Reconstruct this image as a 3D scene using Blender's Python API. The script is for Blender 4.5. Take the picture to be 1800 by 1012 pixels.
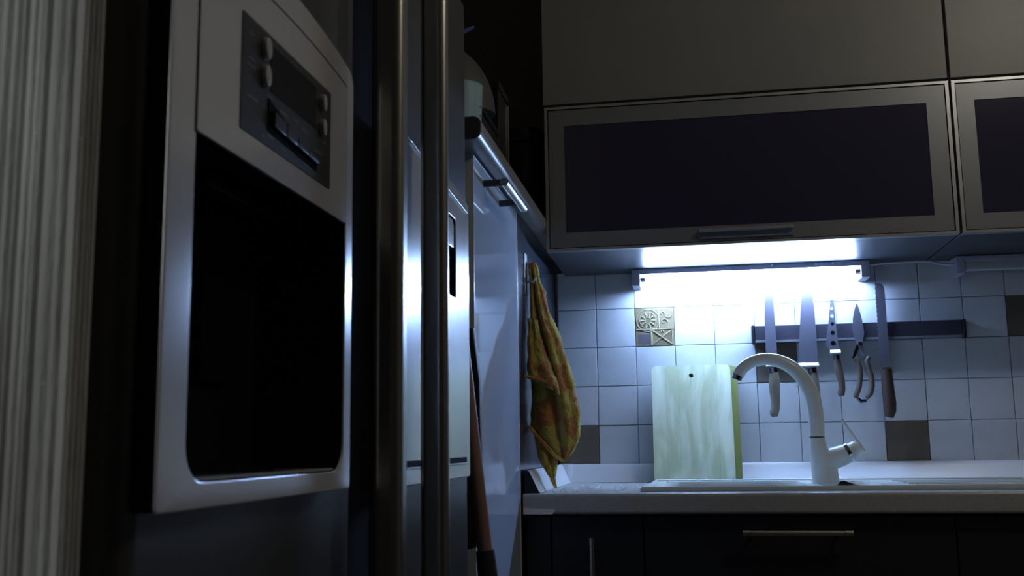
import bpy, bmesh, math, random
from mathutils import Vector, Matrix, noise
random.seed(7)
PI = math.pi
S = bpy.context.scene
for o in list(bpy.data.objects): bpy.data.objects.remove(o)
ZO = 1.0            # the lens is 1 m above the floor; shapes below are written with z measured from the lens height

# ------------------------------------------------------------------ camera
def basis(yaw, pitch, roll):
    yaw, pitch, roll = map(math.radians, (yaw, pitch, roll))
    f = Vector((-math.sin(yaw)*math.cos(pitch), math.cos(yaw)*math.cos(pitch), math.sin(pitch)))
    r = Vector((math.cos(yaw), math.sin(yaw), 0)); u = r.cross(f)
    return (math.cos(roll)*r+math.sin(roll)*u, -math.sin(roll)*r+math.cos(roll)*u, f)
CR, CU, CF = basis(9.665, 8.586, -.771)
FPX = 1814.5
cam = bpy.data.objects.new('camera', bpy.data.cameras.new('camera')); S.collection.objects.link(cam)
cam.data.sensor_width = 36; cam.data.lens = FPX/1800*36; cam.data.clip_start = .02
m = Matrix((CR, CU, -CF)).transposed().to_4x4(); m.translation = (0, 0, ZO)
cam.matrix_world = m
cam.data.dof.use_dof = True; cam.data.dof.focus_distance = 2.3; cam.data.dof.aperture_fstop = 13
S.camera = cam
# ------------------------------------------------------------------ world and light
W = bpy.data.worlds.new('night'); S.world = W; W.use_nodes = True
W.node_tree.nodes['Background'].inputs[0].default_value = (.7, .8, 1, 1)
W.node_tree.nodes['Background'].inputs[1].default_value = .004
TUBE_POWER = 205.0
FILL_POWER = 2.4
PENDANT_POWER = 88.0
def area(name, loc, aim, size, power, col, sy=None):
    l = bpy.data.lights.new(name, 'AREA'); l.energy = power; l.color = col; l.size = size
    if sy: l.shape = 'RECTANGLE'; l.size_y = sy
    o = bpy.data.objects.new(name, l); S.collection.objects.link(o)
    o.location = (loc[0], loc[1], loc[2]+ZO)
    d = Vector(aim)-Vector(loc); o.rotation_euler = d.to_track_quat('-Z', 'Y').to_euler()
    return o
area('rear_fill', (-.8, -.55, .45), (-.3, 1.6, .3), .4, FILL_POWER, (.97, 1, 1))  # unseen fill added behind the camera to brighten the ribbed wall end
vs = S.view_settings
S.display_settings.display_device = 'sRGB'
vs.view_transform = 'Standard'; vs.look = 'None'; vs.gamma = 1; vs.exposure = 0; vs.use_curve_mapping = False

# ------------------------------------------------------------------ helpers
COL = S.collection
WL = {}
def px(x, y, Y):
    "point of the vertical plane at depth Y seen at a photograph pixel"
    d = CF+CR*((x-900)/FPX)-CU*((y-506)/FPX)
    return d*(Y/d.y)
class MB:
    def __init__(s): s.bm = bmesh.new()
    def box(s, x0, x1, y0, y1, z0, z1, bev=0, seg=2):
        r = bmesh.ops.create_cube(s.bm, size=1); vs_ = r['verts']
        bmesh.ops.scale(s.bm, vec=(x1-x0, y1-y0, z1-z0), verts=vs_)
        bmesh.ops.translate(s.bm, vec=((x0+x1)/2, (y0+y1)/2, (z0+z1)/2), verts=vs_)
        if bev:
            es = list({e for v in vs_ for e in v.link_edges})
            bmesh.ops.bevel(s.bm, geom=es, offset=bev, segments=seg, affect='EDGES', profile=.5)
        return s
    def loft(s, loops, cap=True, closed=True):
        rows = [[s.bm.verts.new(p) for p in L] for L in loops]
        n = len(rows[0])
        for a, b in zip(rows, rows[1:]):
            for i in range(n if closed else n-1):
                j = (i+1) % n
                try: s.bm.faces.new((a[i], a[j], b[j], b[i]))
                except ValueError: pass
        if cap and closed:
            for L in (rows[0][::-1], rows[-1]):
                try: s.bm.faces.new(L)
                except ValueError: pass
        return s
    def tube(s, path, rad, n=12, cap=True, flat=1.0):
        path = [Vector(p) for p in path]
        if not hasattr(rad, '__len__'): rad = [rad]*len(path)
        loops = []; ref = None
        for i, p in enumerate(path):
            t = (path[min(i+1, len(path)-1)]-path[max(i-1, 0)]).normalized()
            if ref is None:
                ref = t.cross(Vector((0, 1, 0)))
                if ref.length < .1: ref = t.cross(Vector((1, 0, 0)))
            u = (ref-t*ref.dot(t)).normalized(); v = t.cross(u); ref = u
            loops.append([p+(u*math.cos(2*PI*k/n)+v*flat*math.sin(2*PI*k/n))*rad[i] for k in range(n)])
        return s.loft(loops, cap)
    def cyl(s, a, b, r, n=20, r2=None): return s.tube([a, b], [r, r if r2 is None else r2], n)
    def lathe(s, cx, cy, prof, n=28):
        return s.loft([[(cx+r*math.cos(2*PI*k/n), cy+r*math.sin(2*PI*k/n), z) for k in range(n)] for r, z in prof])
    def prism(s, pts, axis, d0, d1, bev=0):
        "pts in the two remaining axes (order x,y,z), extruded along axis from d0 to d1"
        def P(p, d): return {'X': (d, p[0], p[1]), 'Y': (p[0], d, p[1]), 'Z': (p[0], p[1], d)}[axis]
        a = [s.bm.verts.new(P(p, d0)) for p in pts]; b = [s.bm.verts.new(P(p, d1)) for p in pts]
        fs = [s.bm.faces.new(a), s.bm.faces.new(b[::-1])]
        for i in range(len(pts)):
            j = (i+1) % len(pts); s.bm.faces.new((a[i], b[i], b[j], a[j]))
        if bev:
            es = list({e for f in fs for e in f.edges})
            bmesh.ops.bevel(s.bm, geom=es, offset=bev, segments=2, affect='EDGES', profile=.5)
        return s
    def ring(s, outer, inner, X0, X1, bev=.003):
        "plate with an opening in a plane of constant X, outer/inner loops of (y,z) with equal counts"
        def L(pts, X): return [(X, p[0], p[1]) for p in pts]
        cy = sum(p[0] for p in outer)/len(outer); cz = sum(p[1] for p in outer)/len(outer)
        def sh(pts, d):
            c0 = min(p[0] for p in pts), max(p[0] for p in pts); c1 = min(p[1] for p in pts), max(p[1] for p in pts)
            my, mz = sum(c0)/2, sum(c1)/2; ky = 1+2*d/(c0[1]-c0[0]); kz = 1+2*d/(c1[1]-c1[0])
            return [(my+(p[0]-my)*ky, mz+(p[1]-mz)*kz) for p in pts]
        s.loft([L(outer, X0), L(outer, X1-bev), L(sh(outer, -bev*.3), X1-bev*.3), L(sh(outer, -bev), X1),
                L(sh(inner, bev), X1), L(sh(inner, bev*.3), X1-bev*.3), L(inner, X1-bev), L(inner, X0)], cap=False)
        return s
def rrect(y0, y1, z0, z1, r, n=6, arch=0):
    if not hasattr(r, '__len__'): r = [r]*4                  # bottom-left, bottom-right, top-right, top-left
    P = []
    for (cy, cz, sy, sz, a0), rr in zip(((y0, z0, 1, 1, PI), (y1, z0, -1, 1, 1.5*PI), (y1, z1, -1, -1, 0), (y0, z1, 1, -1, .5*PI)), r):
        for k in range(n+1):
            a = a0+.5*PI*k/n
            P.append((cy+sy*rr+rr*math.cos(a), cz+sz*rr+rr*math.sin(a)))
        if a0 == 1.5*PI:
            for k in range(1, 6): P.append((y1, z0+rr+(z1-z0-2*rr)*k/6))
        if a0 == 0:
            for k in range(1, 10): P.append((y1-r[2]-(y1-y0-r[2]-r[3])*k/10, z1))
        if a0 == PI:
            for k in range(1, 10): P.append((y0+r[0]+(y1-y0-r[0]-r[1])*k/10, z0))
        if a0 == .5*PI:
            for k in range(1, 6): P.append((y0, z1-r[3]-(z1-z0-r[3]-r[0])*k/6))
    if arch:
        zm = (z0+z1)/2
        P = [(a, b+(arch*(1-((a-(y0+y1)/2)/((y1-y0)/2))**2) if b > zm+.4*(z1-z0) else 0)) for a, b in P]
    return P
def thing(name, label, cat, loc, group=None):
    o = bpy.data.objects.new(name, None); COL.objects.link(o); o.empty_display_size = .05
    o.location = (loc[0], loc[1], loc[2]+ZO); WL[o.name] = Vector((loc[0], loc[1], loc[2]+ZO))
    o['label'] = label; o['category'] = cat
    if group: o['group'] = group
    return o
def obj(name, mb, mat, parent=None, smooth=35, label=None, at=None):
    bm = mb.bm
    bmesh.ops.remove_doubles(bm, verts=bm.verts, dist=1e-6)
    bmesh.ops.recalc_face_normals(bm, faces=bm.faces)
    co = [v.co for v in bm.verts]
    lo = Vector([min(c[i] for c in co) for i in range(3)]); hi = Vector([max(c[i] for c in co) for i in range(3)])
    c = (lo+hi)/2 if at is None else Vector(at)
    if parent is None and at is None: c.z = lo.z
    bmesh.ops.translate(bm, vec=-c, verts=bm.verts)
    me = bpy.data.meshes.new(name); bm.to_mesh(me); bm.free()
    me.materials.append(mat)
    if smooth:
        me.polygons.foreach_set('use_smooth', [True]*len(me.polygons))
        me.set_sharp_from_angle(angle=math.radians(smooth))
    o = bpy.data.objects.new(name, me); COL.objects.link(o)
    if smooth:
        wn = o.modifiers.new('weighted_normal', 'WEIGHTED_NORMAL'); wn.keep_sharp = True; wn.weight = 80
    w = c+Vector((0, 0, ZO)); WL[o.name] = w
    if parent: o.parent = parent; o.location = w-WL[parent.name]
    else: o.location = w
    if label: o['label'] = label
    return o
def tag(o, label, cat, group=None, kind=None):
    o['label'] = label; o['category'] = cat
    if group: o['group'] = group
    if kind: o['kind'] = kind
    return o
def struct(name, mb, mat, smooth=0, label=None):
    o = obj(name, mb, mat, smooth=smooth); o['kind'] = 'structure'
    if label: o['label'] = label
    return o
def dup(o, d, parent=None):
    "copy a thing with its parts and sub-parts, moved by d"
    c = o.copy(); COL.objects.link(c)
    if parent is None: c.location = o.location+Vector(d); WL[c.name] = WL[o.name]+Vector(d)
    else: c.parent = parent
    for ch in o.children: dup(ch, d, c)
    return c
# ------------------------------------------------------------------ materials
def mat(name, col, rough=.5, metal=0, spec=.5, bump=0, bscale=60, var=0, vscale=8, stretch=(1, 1, 1), coat=0, aniso=0):
    M = bpy.data.materials.new(name); M.use_nodes = True; nt = M.node_tree
    b = nt.nodes['Principled BSDF']
    b.inputs['Base Color'].default_value = (*col, 1); b.inputs['Roughness'].default_value = rough
    b.inputs['Metallic'].default_value = metal; b.inputs['Specular IOR Level'].default_value = spec
    b.inputs['Coat Weight'].default_value = coat; b.inputs['Coat Roughness'].default_value = .06
    if aniso: b.inputs['Anisotropic'].default_value = aniso
    if var or bump:
        tc = nt.nodes.new('ShaderNodeTexCoord'); mp = nt.nodes.new('ShaderNodeMapping'); mp.inputs['Scale'].default_value = stretch
        nt.links.new(tc.outputs['Object'], mp.inputs[0])
    if var:
        n = nt.nodes.new('ShaderNodeTexNoise'); n.inputs['Scale'].default_value = vscale; n.inputs['Detail'].default_value = 5
        nt.links.new(mp.outputs[0], n.inputs['Vector'])
        r = nt.nodes.new('ShaderNodeValToRGB'); r.color_ramp.elements[0].position = .3; r.color_ramp.elements[1].position = .7
        r.color_ramp.elements[0].color = (*[c*(1-var) for c in col], 1); r.color_ramp.elements[1].color = (*[min(1, c*(1+var)) for c in col], 1)
        nt.links.new(n.outputs['Fac'], r.inputs[0]); nt.links.new(r.outputs[0], b.inputs['Base Color'])
    if bump:
        n2 = nt.nodes.new('ShaderNodeTexNoise'); n2.inputs['Scale'].default_value = bscale; n2.inputs['Detail'].default_value = 3
        nt.links.new(mp.outputs[0], n2.inputs['Vector'])
        bp = nt.nodes.new('ShaderNodeBump'); bp.inputs['Strength'].default_value = bump; bp.inputs['Distance'].default_value = .002
        nt.links.new(n2.outputs['Fac'], bp.inputs['Height']); nt.links.new(bp.outputs[0], b.inputs['Normal'])
    return M
def emis(name, col, power):
    M = bpy.data.materials.new(name); M.use_nodes = True; nt = M.node_tree
    b = nt.nodes['Principled BSDF']; b.inputs['Base Color'].default_value = (.9, .9, .9, 1)
    b.inputs['Emission Color'].default_value = (*col, 1); b.inputs['Emission Strength'].default_value = power
    return M
K = dict(
    plaster=mat('dark_plaster', (.16, .145, .13), .8, bump=.2, bscale=40),
    ceiling=mat('ceiling_paint', (.6, .58, .54), .85),
    floor=mat('floor_vinyl', (.09, .075, .06), .45, var=.3),
    paper=mat('ribbed_wallpaper', (.56, .57, .55), .6, var=.28, vscale=30, stretch=(1, 1, .12), bump=.5, bscale=500),
    tile=mat('tile_glaze', (.62, .64, .66), .22, var=.06, vscale=14, bump=.06, bscale=30),
    tile_dark=mat('tile_brown', (.135, .11, .082), .3, var=.2, vscale=20),
    tile_decor=mat('tile_decor', (.23, .18, .10), .35, var=.25, vscale=40),
    decor=mat('tile_relief', (.36, .31, .19), .35, var=.2, vscale=60),
    decor_dark=mat('tile_relief_dark', (.11, .09, .10), .4),
    grout=mat('grout', (.42, .44, .46), .9),
    steel=mat('door_steel', (.15, .15, .148), .33, .65, var=.05, vscale=30, stretch=(1, 1, .02)),
    silver=mat('silver_panel', (.80, .81, .82), .2, .38, var=.03, vscale=20),
    handle=mat('handle_steel', (.50, .48, .42), .3, .95),
    fridge_side=mat('fridge_side', (.02, .02, .021), .4),
    black=mat('black_plastic', (.008, .008, .009), .3),
    cavity=mat('cavity_plastic', (.008, .008, .009), .5, spec=.12),
    tray=mat('drip_tray', (.34, .34, .33), .6, spec=.2),
    ctrl=mat('control_panel', (.035, .036, .038), .35),
    screen=mat('display_glass', (.004, .004, .004), .3, spec=.15),
    key=mat('button_silver', (.62, .62, .62), .35, .4),
    print_=mat('panel_print', (.16, .16, .16), .6),
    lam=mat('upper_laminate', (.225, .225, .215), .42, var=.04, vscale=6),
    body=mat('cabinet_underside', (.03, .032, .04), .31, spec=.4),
    alu=mat('door_aluminium', (.26, .27, .28), .38, .4),
    lip=mat('aluminium_lip', (.5, .51, .52), .34, .6),
    pane=mat('smoked_glass', (.045, .042, .075), .13, spec=.5),
    blackgloss=mat('lower_front', (.025, .027, .032), .3, spec=.35),
    bar=mat('bar_handle', (.55, .53, .5), .3, 1),
    counter=mat('worktop', (.42, .42, .40), .25, var=.08, vscale=200),
    upstand=mat('upstand_plastic', (.8, .82, .84), .28),
    sink=mat('sink_composite', (.56, .58, .54), .32, bump=.03, bscale=200),
    faucet=mat('faucet_cream', (.72, .77, .74), .22, spec=.5),
    chrome=mat('chrome', (.75, .75, .78), .08, 1),
    darkchrome=mat('dark_chrome', (.2, .2, .23), .2, 1),
    knife=mat('knife_steel', (.33, .32, .40), .42, .85),
    bolster=mat('bolster_steel', (.9, .9, .9), .35, .35),
    magnet=mat('magnet_bar', (.07, .065, .085), .35, .3),
    magnet_end=mat('magnet_end', (.012, .012, .016), .4),
    wood_l=mat('handle_wood_light', (.16, .135, .10), .5, var=.35, vscale=25, stretch=(1, 1, .15)),
    wood_d=mat('handle_wood_dark', (.045, .028, .022), .45, var=.5, vscale=25, stretch=(1, 1, .15)),
    wood_m=mat('handle_wood_mid', (.10, .075, .058), .45, var=.4, vscale=25, stretch=(1, 1, .15)),
    lamp=mat('lamp_plastic', (.42, .42, .5), .4),
    diffuser=mat('lamp_diffuser_off', (.5, .52, .55), .3),
    unitgrey=mat('tall_unit_side', (.04, .04, .045), .35),
    glossdoor=mat('gloss_blue_door', (.54, .65, .82), .04),
    filler=mat('filler_panel', (.05, .055, .075), .2, spec=.6),
    slab=mat('unit_top', (.34, .34, .32), .3),
    slabend=mat('unit_top_end', (.05, .05, .05), .6),
    gasket=mat('gasket', (.004, .004, .004), .85, spec=.08),
    jug=mat('jug_plastic', (.42, .66, .76), .3),
    greydome=mat('grey_cover', (.10, .10, .10), .5),
    blue=mat('blue_plastic', (.22, .30, .80), .4),
    broom=mat('broom_wood', (.32, .18, .14), .5, var=.2, vscale=15, stretch=(1, 1, .1)),
    rubber=mat('rubber', (.02, .02, .024), .6),
    cable=mat('cable_white', (.5, .5, .52), .4),
    water=mat('water_drop', (.92, .95, .97), .04, spec=1),
)
K['glossdoor'].node_tree.nodes['Principled BSDF'].inputs['IOR'].default_value = 2.3
K['tube'] = emis('tube_glow', (.37, .57, 1.0), TUBE_POWER)
K['bulb'] = emis('bulb_glow', (1, .92, .78), PENDANT_POWER)
def board_mat(name, a, b, c):
    M = mat(name, a, .5); nt = M.node_tree; bs = nt.nodes['Principled BSDF']
    tc = nt.nodes.new('ShaderNodeTexCoord'); mp = nt.nodes.new('ShaderNodeMapping'); mp.inputs['Scale'].default_value = (1, 1, .12)
    n = nt.nodes.new('ShaderNodeTexNoise'); n.inputs['Scale'].default_value = 20; n.inputs['Detail'].default_value = 7; n.inputs['Distortion'].default_value = 1.2
    r = nt.nodes.new('ShaderNodeValToRGB'); e = r.color_ramp.elements
    e[0].position = .40; e[0].color = (*b, 1); e[1].position = .60; e[1].color = (*a, 1)
    n2 = nt.nodes.new('ShaderNodeTexNoise'); n2.inputs['Scale'].default_value = 9; n2.inputs['Detail'].default_value = 3
    r2 = nt.nodes.new('ShaderNodeValToRGB'); r2.color_ramp.elements[0].position = .55; r2.color_ramp.elements[1].position = .72
    mx = nt.nodes.new('ShaderNodeMix'); mx.data_type = 'RGBA'; mx.inputs[7].default_value = (*c, 1)
    L = nt.links.new
    L(tc.outputs['Object'], mp.inputs[0]); L(mp.outputs[0], n.inputs['Vector']); L(n.outputs['Fac'], r.inputs[0])
    mp2 = nt.nodes.new('ShaderNodeMapping'); mp2.inputs['Scale'].default_value = (1, 1, .4)
    L(tc.outputs['Object'], mp2.inputs[0]); L(mp2.outputs[0], n2.inputs['Vector']); L(n2.outputs['Fac'], r2.inputs[0])
    # glued staves: each strip of wood has a tone of its own
    sx = nt.nodes.new('ShaderNodeSeparateXYZ'); L(tc.outputs['Object'], sx.inputs[0])
    fl = nt.nodes.new('ShaderNodeMath'); fl.operation = 'SNAP'; fl.inputs[1].default_value = .031; L(sx.outputs['X'], fl.inputs[0])
    wn = nt.nodes.new('ShaderNodeTexWhiteNoise'); wn.noise_dimensions = '1D'; L(fl.outputs[0], wn.inputs['W'])
    st = nt.nodes.new('ShaderNodeMapRange'); st.inputs[3].default_value = .88; st.inputs[4].default_value = 1.0; L(wn.outputs['Value'], st.inputs[0])
    md = nt.nodes.new('ShaderNodeMath'); md.operation = 'PINGPONG'; md.inputs[1].default_value = .0155; L(sx.outputs['X'], md.inputs[0])
    gp = nt.nodes.new('ShaderNodeMapRange'); gp.inputs[1].default_value = .0; gp.inputs[2].default_value = .0009; gp.inputs[3].default_value = .84; gp.inputs[4].default_value = 1; L(md.outputs[0], gp.inputs[0])
    pr = nt.nodes.new('ShaderNodeMath'); pr.operation = 'MULTIPLY'; L(st.outputs[0], pr.inputs[0]); L(gp.outputs[0], pr.inputs[1])
    # water stain spreading from the lower right corner
    vd = nt.nodes.new('ShaderNodeVectorMath'); vd.operation = 'DISTANCE'; vd.inputs[1].default_value = (.075, 0, -.075)
    mp3 = nt.nodes.new('ShaderNodeMapping'); mp3.inputs['Scale'].default_value = (1, 0, .45); mp3.inputs['Location'].default_value = (0, 0, -.042)
    L(tc.outputs['Object'], mp3.inputs[0]); L(mp3.outputs[0], vd.inputs[0])
    ad = nt.nodes.new('ShaderNodeMath'); ad.operation = 'MULTIPLY_ADD'; ad.inputs[1].default_value = .09; L(n2.outputs['Fac'], ad.inputs[0]); L(vd.outputs['Value'], ad.inputs[2])
    sr = nt.nodes.new('ShaderNodeMapRange'); sr.inputs[1].default_value = .05; sr.inputs[2].default_value = .10; sr.inputs[3].default_value = .75; sr.inputs[4].default_value = 0; L(ad.outputs[0], sr.inputs[0])
    mxm = nt.nodes.new('ShaderNodeMath'); mxm.operation = 'MAXIMUM'
    hf = nt.nodes.new('ShaderNodeMath'); hf.operation = 'MULTIPLY'; hf.inputs[1].default_value = .45; L(r2.outputs[0], hf.inputs[0])
    L(hf.outputs[0], mxm.inputs[0]); L(sr.outputs[0], mxm.inputs[1])
    ml = nt.nodes.new('ShaderNodeMix'); ml.data_type = 'RGBA'; ml.blend_type = 'MULTIPLY'; ml.inputs[0].default_value = 1
    L(mxm.outputs[0], mx.inputs[0]); L(r.outputs[0], mx.inputs[6]); L(mx.outputs[2], ml.inputs[6]); L(pr.outputs[0], ml.inputs[7]); L(ml.outputs[2], bs.inputs['Base Color'])
    return M
K['board'] = board_mat('board_wood', (.84, .90, .70), (.62, .68, .42), (.34, .37, .20))
K['board2'] = board_mat('board_green', (.24, .26, .07), (.17, .19, .04), (.12, .14, .04))
def towel_mat():
    M = mat('terry_cloth', (.4, .3, .05), .95); nt = M.node_tree; bs = nt.nodes['Principled BSDF']; L = nt.links.new
    bs.inputs['Sheen Weight'].default_value = .9; bs.inputs['Sheen Roughness'].default_value = .35; bs.inputs['Sheen Tint'].default_value = (.9, 1, .6, 1)
    tc = nt.nodes.new('ShaderNodeTexCoord'); mp = nt.nodes.new('ShaderNodeMapping'); mp.inputs['Rotation'].default_value = (0, .35, .3)
    w = nt.nodes.new('ShaderNodeTexNoise'); w.inputs['Scale'].default_value = 14
    ck = nt.nodes.new('ShaderNodeTexChecker'); ck.inputs['Scale'].default_value = 18
    ck.inputs['Color1'].default_value = (.60, .44, .07, 1); ck.inputs['Color2'].default_value = (.50, .15, .035, 1)
    ad = nt.nodes.new('ShaderNodeVectorMath'); ad.operation = 'MULTIPLY_ADD'; ad.inputs[1].default_value = (.03, .03, .03)
    L(tc.outputs['Object'], mp.inputs[0]); L(w.outputs['Color'], ad.inputs[0]); L(mp.outputs[0], ad.inputs[2]); L(ad.outputs[0], ck.inputs['Vector'])
    mx = nt.nodes.new('ShaderNodeMix'); mx.data_type = 'RGBA'; mx.inputs[0].default_value = .25; mx.inputs[7].default_value = (.5, .36, .08, 1)
    L(ck.outputs['Color'], mx.inputs[6]); L(mx.outputs[2], bs.inputs['Base Color'])
    n2 = nt.nodes.new('ShaderNodeTexNoise'); n2.inputs['Scale'].default_value = 420; n2.inputs['Detail'].default_value = 2
    bp = nt.nodes.new('ShaderNodeBump'); bp.inputs['Strength'].default_value = .9; bp.inputs['Distance'].default_value = .003
    L(tc.outputs['Object'], n2.inputs['Vector']); L(n2.outputs['Fac'], bp.inputs['Height']); L(bp.outputs[0], bs.inputs['Normal'])
    return M
K['towel'] = towel_mat()
nt = K['paper'].node_tree; bs = nt.nodes['Principled BSDF']; base_link = bs.inputs['Base Color'].links[0].from_socket
tc = nt.nodes.new('ShaderNodeTexCoord'); vo = nt.nodes.new('ShaderNodeTexVoronoi'); vo.inputs['Scale'].default_value = 90
lt = nt.nodes.new('ShaderNodeMath'); lt.operation = 'LESS_THAN'; lt.inputs[1].default_value = .055
mx = nt.nodes.new('ShaderNodeMix'); mx.data_type = 'RGBA'; mx.inputs[7].default_value = (.95, .95, .9, 1)  # pale specks paint the sparkle of the glitter flecks into the colour
nt.links.new(tc.outputs['Object'], vo.inputs['Vector']); nt.links.new(vo.outputs['Distance'], lt.inputs[0]); nt.links.new(lt.outputs[0], mx.inputs[0])
nt.links.new(base_link, mx.inputs[6]); nt.links.new(mx.outputs[2], bs.inputs['Base Color'])

# ------------------------------------------------------------------ room
FZ, CZ = -1.0, 1.78
struct('floor', MB().box(-1.15, 2.2, -2.4, 2.8, FZ-.1, FZ), K['floor'])
struct('ceiling', MB().box(-1.15, 2.2, -2.4, 2.8, CZ, CZ+.1), K['ceiling'])
struct('wall_left', MB().box(-1.15, -1.05, -2.4, 2.8, FZ, CZ), K['plaster'])
struct('wall_right', MB().box(2.1, 2.2, -2.4, 2.8, FZ, CZ), K['plaster'])
struct('wall_front', MB().box(-1.05, 2.1, -2.4, -2.3, FZ, CZ), K['plaster'])
wb = struct('wall_back', MB().box(-1.05, 2.1, 2.674, 2.8, FZ, CZ), K['plaster'], label='tiled kitchen wall behind the sink, light square tiles with a few brown ones')
# tiles
g = obj('grout', MB().box(-.336, 1.37, 2.6685, 2.674, -.056, .4415), K['grout'], wb)
t0 = None
def one_tile(m): return obj('tile', MB().box(-.0494, .0494, -.0042, .0042, -.0492, .0492, .0017, 2), m, wb, at=(0, 0, 0))
proto = {}
DARK = {(-1, 0), (4, 2), (7, 0), (10, 3), (13, 1)}
for i in range(-1, 16):
    for k in range(5):
        kind = 'tile_decor' if (i, k) == (1, 3) else 'tile_dark' if (i, k) in DARK else 'tile'
        if kind not in proto:
            o = one_tile(K[kind]); proto[kind] = o
        else:
            o = proto[kind].copy(); COL.objects.link(o)
        wpos = Vector((-.2328+.1*i+.05, 2.6664+random.uniform(-.0004, .0004), -.056+.0995*k+.04975+ZO))
        WL[o.name] = wpos; o.parent = wb; o.location = wpos-WL[wb.name]
        o.rotation_euler = (random.uniform(-.004, .004), random.uniform(-.003, .003), random.uniform(-.004, .004))
dt = proto['tile_decor']; dc = WL[dt.name]-Vector((0, 0, ZO)); dy = 2.6618
def dp(u, v): return (dc.x+u, dc.z+v)
mb = MB()
for r in (.029, .021, .008):
    mb.tube([(dc.x-.017+r*math.cos(a), dy, dc.z+.017+r*math.sin(a)) for a in [2*PI*k/24 for k in range(25)]], .0013, 6, cap=False)
for k in range(10):
    a = 2*PI*k/10; c, s_ = math.cos(a), math.sin(a)
    mb.tube([(dc.x-.017+q*c, dy, dc.z+.017+q*s_) for q in (.009, .013, .018, .0205)], [.0008, .0026, .0022, .0006], 6)
for a, b in (((-.008, -.046), (.044, -.008)), ((-.008, -.008), (.044, -.046)), ((-.046, -.006), (.046, -.006)), ((.011, -.004), (.011, .046)), ((-.01, -.046), (-.01, -.006)), ((-.008, -.040), (-.008, -.012)), ((.044, -.044), (.044, -.01))):
    p, q = dp(*a), dp(*b); mb.tube([(p[0], dy, p[1]), (q[0], dy, q[1])], .0017, 6)
for cx, cz, r, t in ((.024, .012, .010, 1), (.034, .030, .009, -1), (.020, .034, .006, 1), (.018, -.013, .004, 1)):
    mb.tube([(dc.x+cx+r*(1-.11*k)*math.cos(t*.75*k), dy, dc.z+cz+r*(1-.11*k)*math.sin(t*.75*k)) for k in range(8)], [.0022-.0002*k for k in range(8)], 6)
obj('ornament', mb, K['decor'], dt, label='pale raised rosette, scroll and cross pattern')
x0, z0 = dp(-.044, -.044); obj('ornament', MB().box(x0, x0+.032, dy, dy+.002, z0, z0+.026, .0008), K['decor_dark'], dt, label='dark square patch of the pattern')
x0, z0 = dp(.0135, -.002); obj('ornament', MB().box(x0, x0+.033, dy+.0004, dy+.0016, z0, z0+.046, .0006), K['decor_dark'], dt, label='dark square behind the scroll')

# wall end with ribbed covering, close on the left
PX1, PY = -.3255, .50
pts = [(-1.05, PY+.022)]
x = -1.05; prof = []
random.seed(3)
while x < PX1-.0035:
    w = min(random.choice((.0034, .0050, .0075, .0040, .0062)), PX1-.0008-x); d = random.uniform(.0016, .0034)
    for q in range(5):
        prof.append((x+w*q/4, PY-d*math.sin(PI*q/4)**.6))
    x += w+random.uniform(.0005, .0020)
y = PY+.0008
prof.append((PX1, PY))
while y < PY+.018:
    w = random.choice((.0034, .0050, .0040))
    for q in range(5): prof.append((PX1+.0016*math.sin(PI*q/4)**.6, y+w*q/4))
    y += w+random.uniform(.0005, .0015)
prof += [(PX1, y+.001), (-1.05, y+.001)]
struct('wall_near', MB().prism(prof, 'Z', FZ, CZ), K['paper'], smooth=50, label='narrow wall end beside the fridge covered in grey vertically ribbed wallpaper')

# ------------------------------------------------------------------ fridge
XD, XP = -.315, -.300
fr = thing('fridge', 'dark steel side-by-side fridge with silver dispenser panel and two vertical bar handles', 'fridge', (-.66, 1.0, FZ))
FT = .655
obj('body', MB().box(-1.0, -.386, .548, 1.462, FZ+.03, FT-.02, .004), K['fridge_side'], fr)
obj('plinth', MB().box(-.95, -.36, .56, 1.45, FZ+.001, FZ+.028), K['black'], fr)
def door(y0, y1, cut=None):
    r = .018
    def prof(a, b, ra, rb):
        P = [(-.378, a)]
        P += [(XD-r+r*math.sin(.5*PI*k/8), a+r-r*math.cos(.5*PI*k/8)) for k in range(9)] if ra else [(XD, a)]
        P += [(XD-r+r*math.cos(.5*PI*k/8), b-r+r*math.sin(.5*PI*k/8)) for k in range(9)] if rb else [(XD, b)]
        return P+[(-.378, b)]
    mb = MB()
    if not cut: mb.prism(prof(y0, y1, 1, 1), 'Z', FZ+.07, FT)
    else:
        ca, cb, za, zb = cut
        mb.prism(prof(y0, y1, 1, 1), 'Z', FZ+.07, za); mb.prism(prof(y0, y1, 1, 1), 'Z', zb, FT)
        mb.prism(prof(y0, ca, 1, 0), 'Z', za, zb); mb.prism(prof(cb, y1, 0, 1), 'Z', za, zb)
    return obj('door', mb, K['steel'], fr, smooth=30)
d1 = door(.542, .947, (.5845, .8745, -.0225, .2045)); d2 = door(1.055, 1.465)
obj('handle_channel', MB().box(-.378, -.3265, .9485, 1.0355, FZ+.07, FT-.002, .002), K['gasket'], fr, label='black recessed strip behind the handles')
obj('handle_channel', MB().box(-.378, -.3265, 1.0385, 1.0535, FZ+.07, FT-.002, .002), K['gasket'], fr, label='black recessed strip behind the handles')
obj('hinge_cover', MB().box(-.40, -.33, 1.40, 1.455, FT+.001, FT+.02, .006), K['black'], fr)
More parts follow.
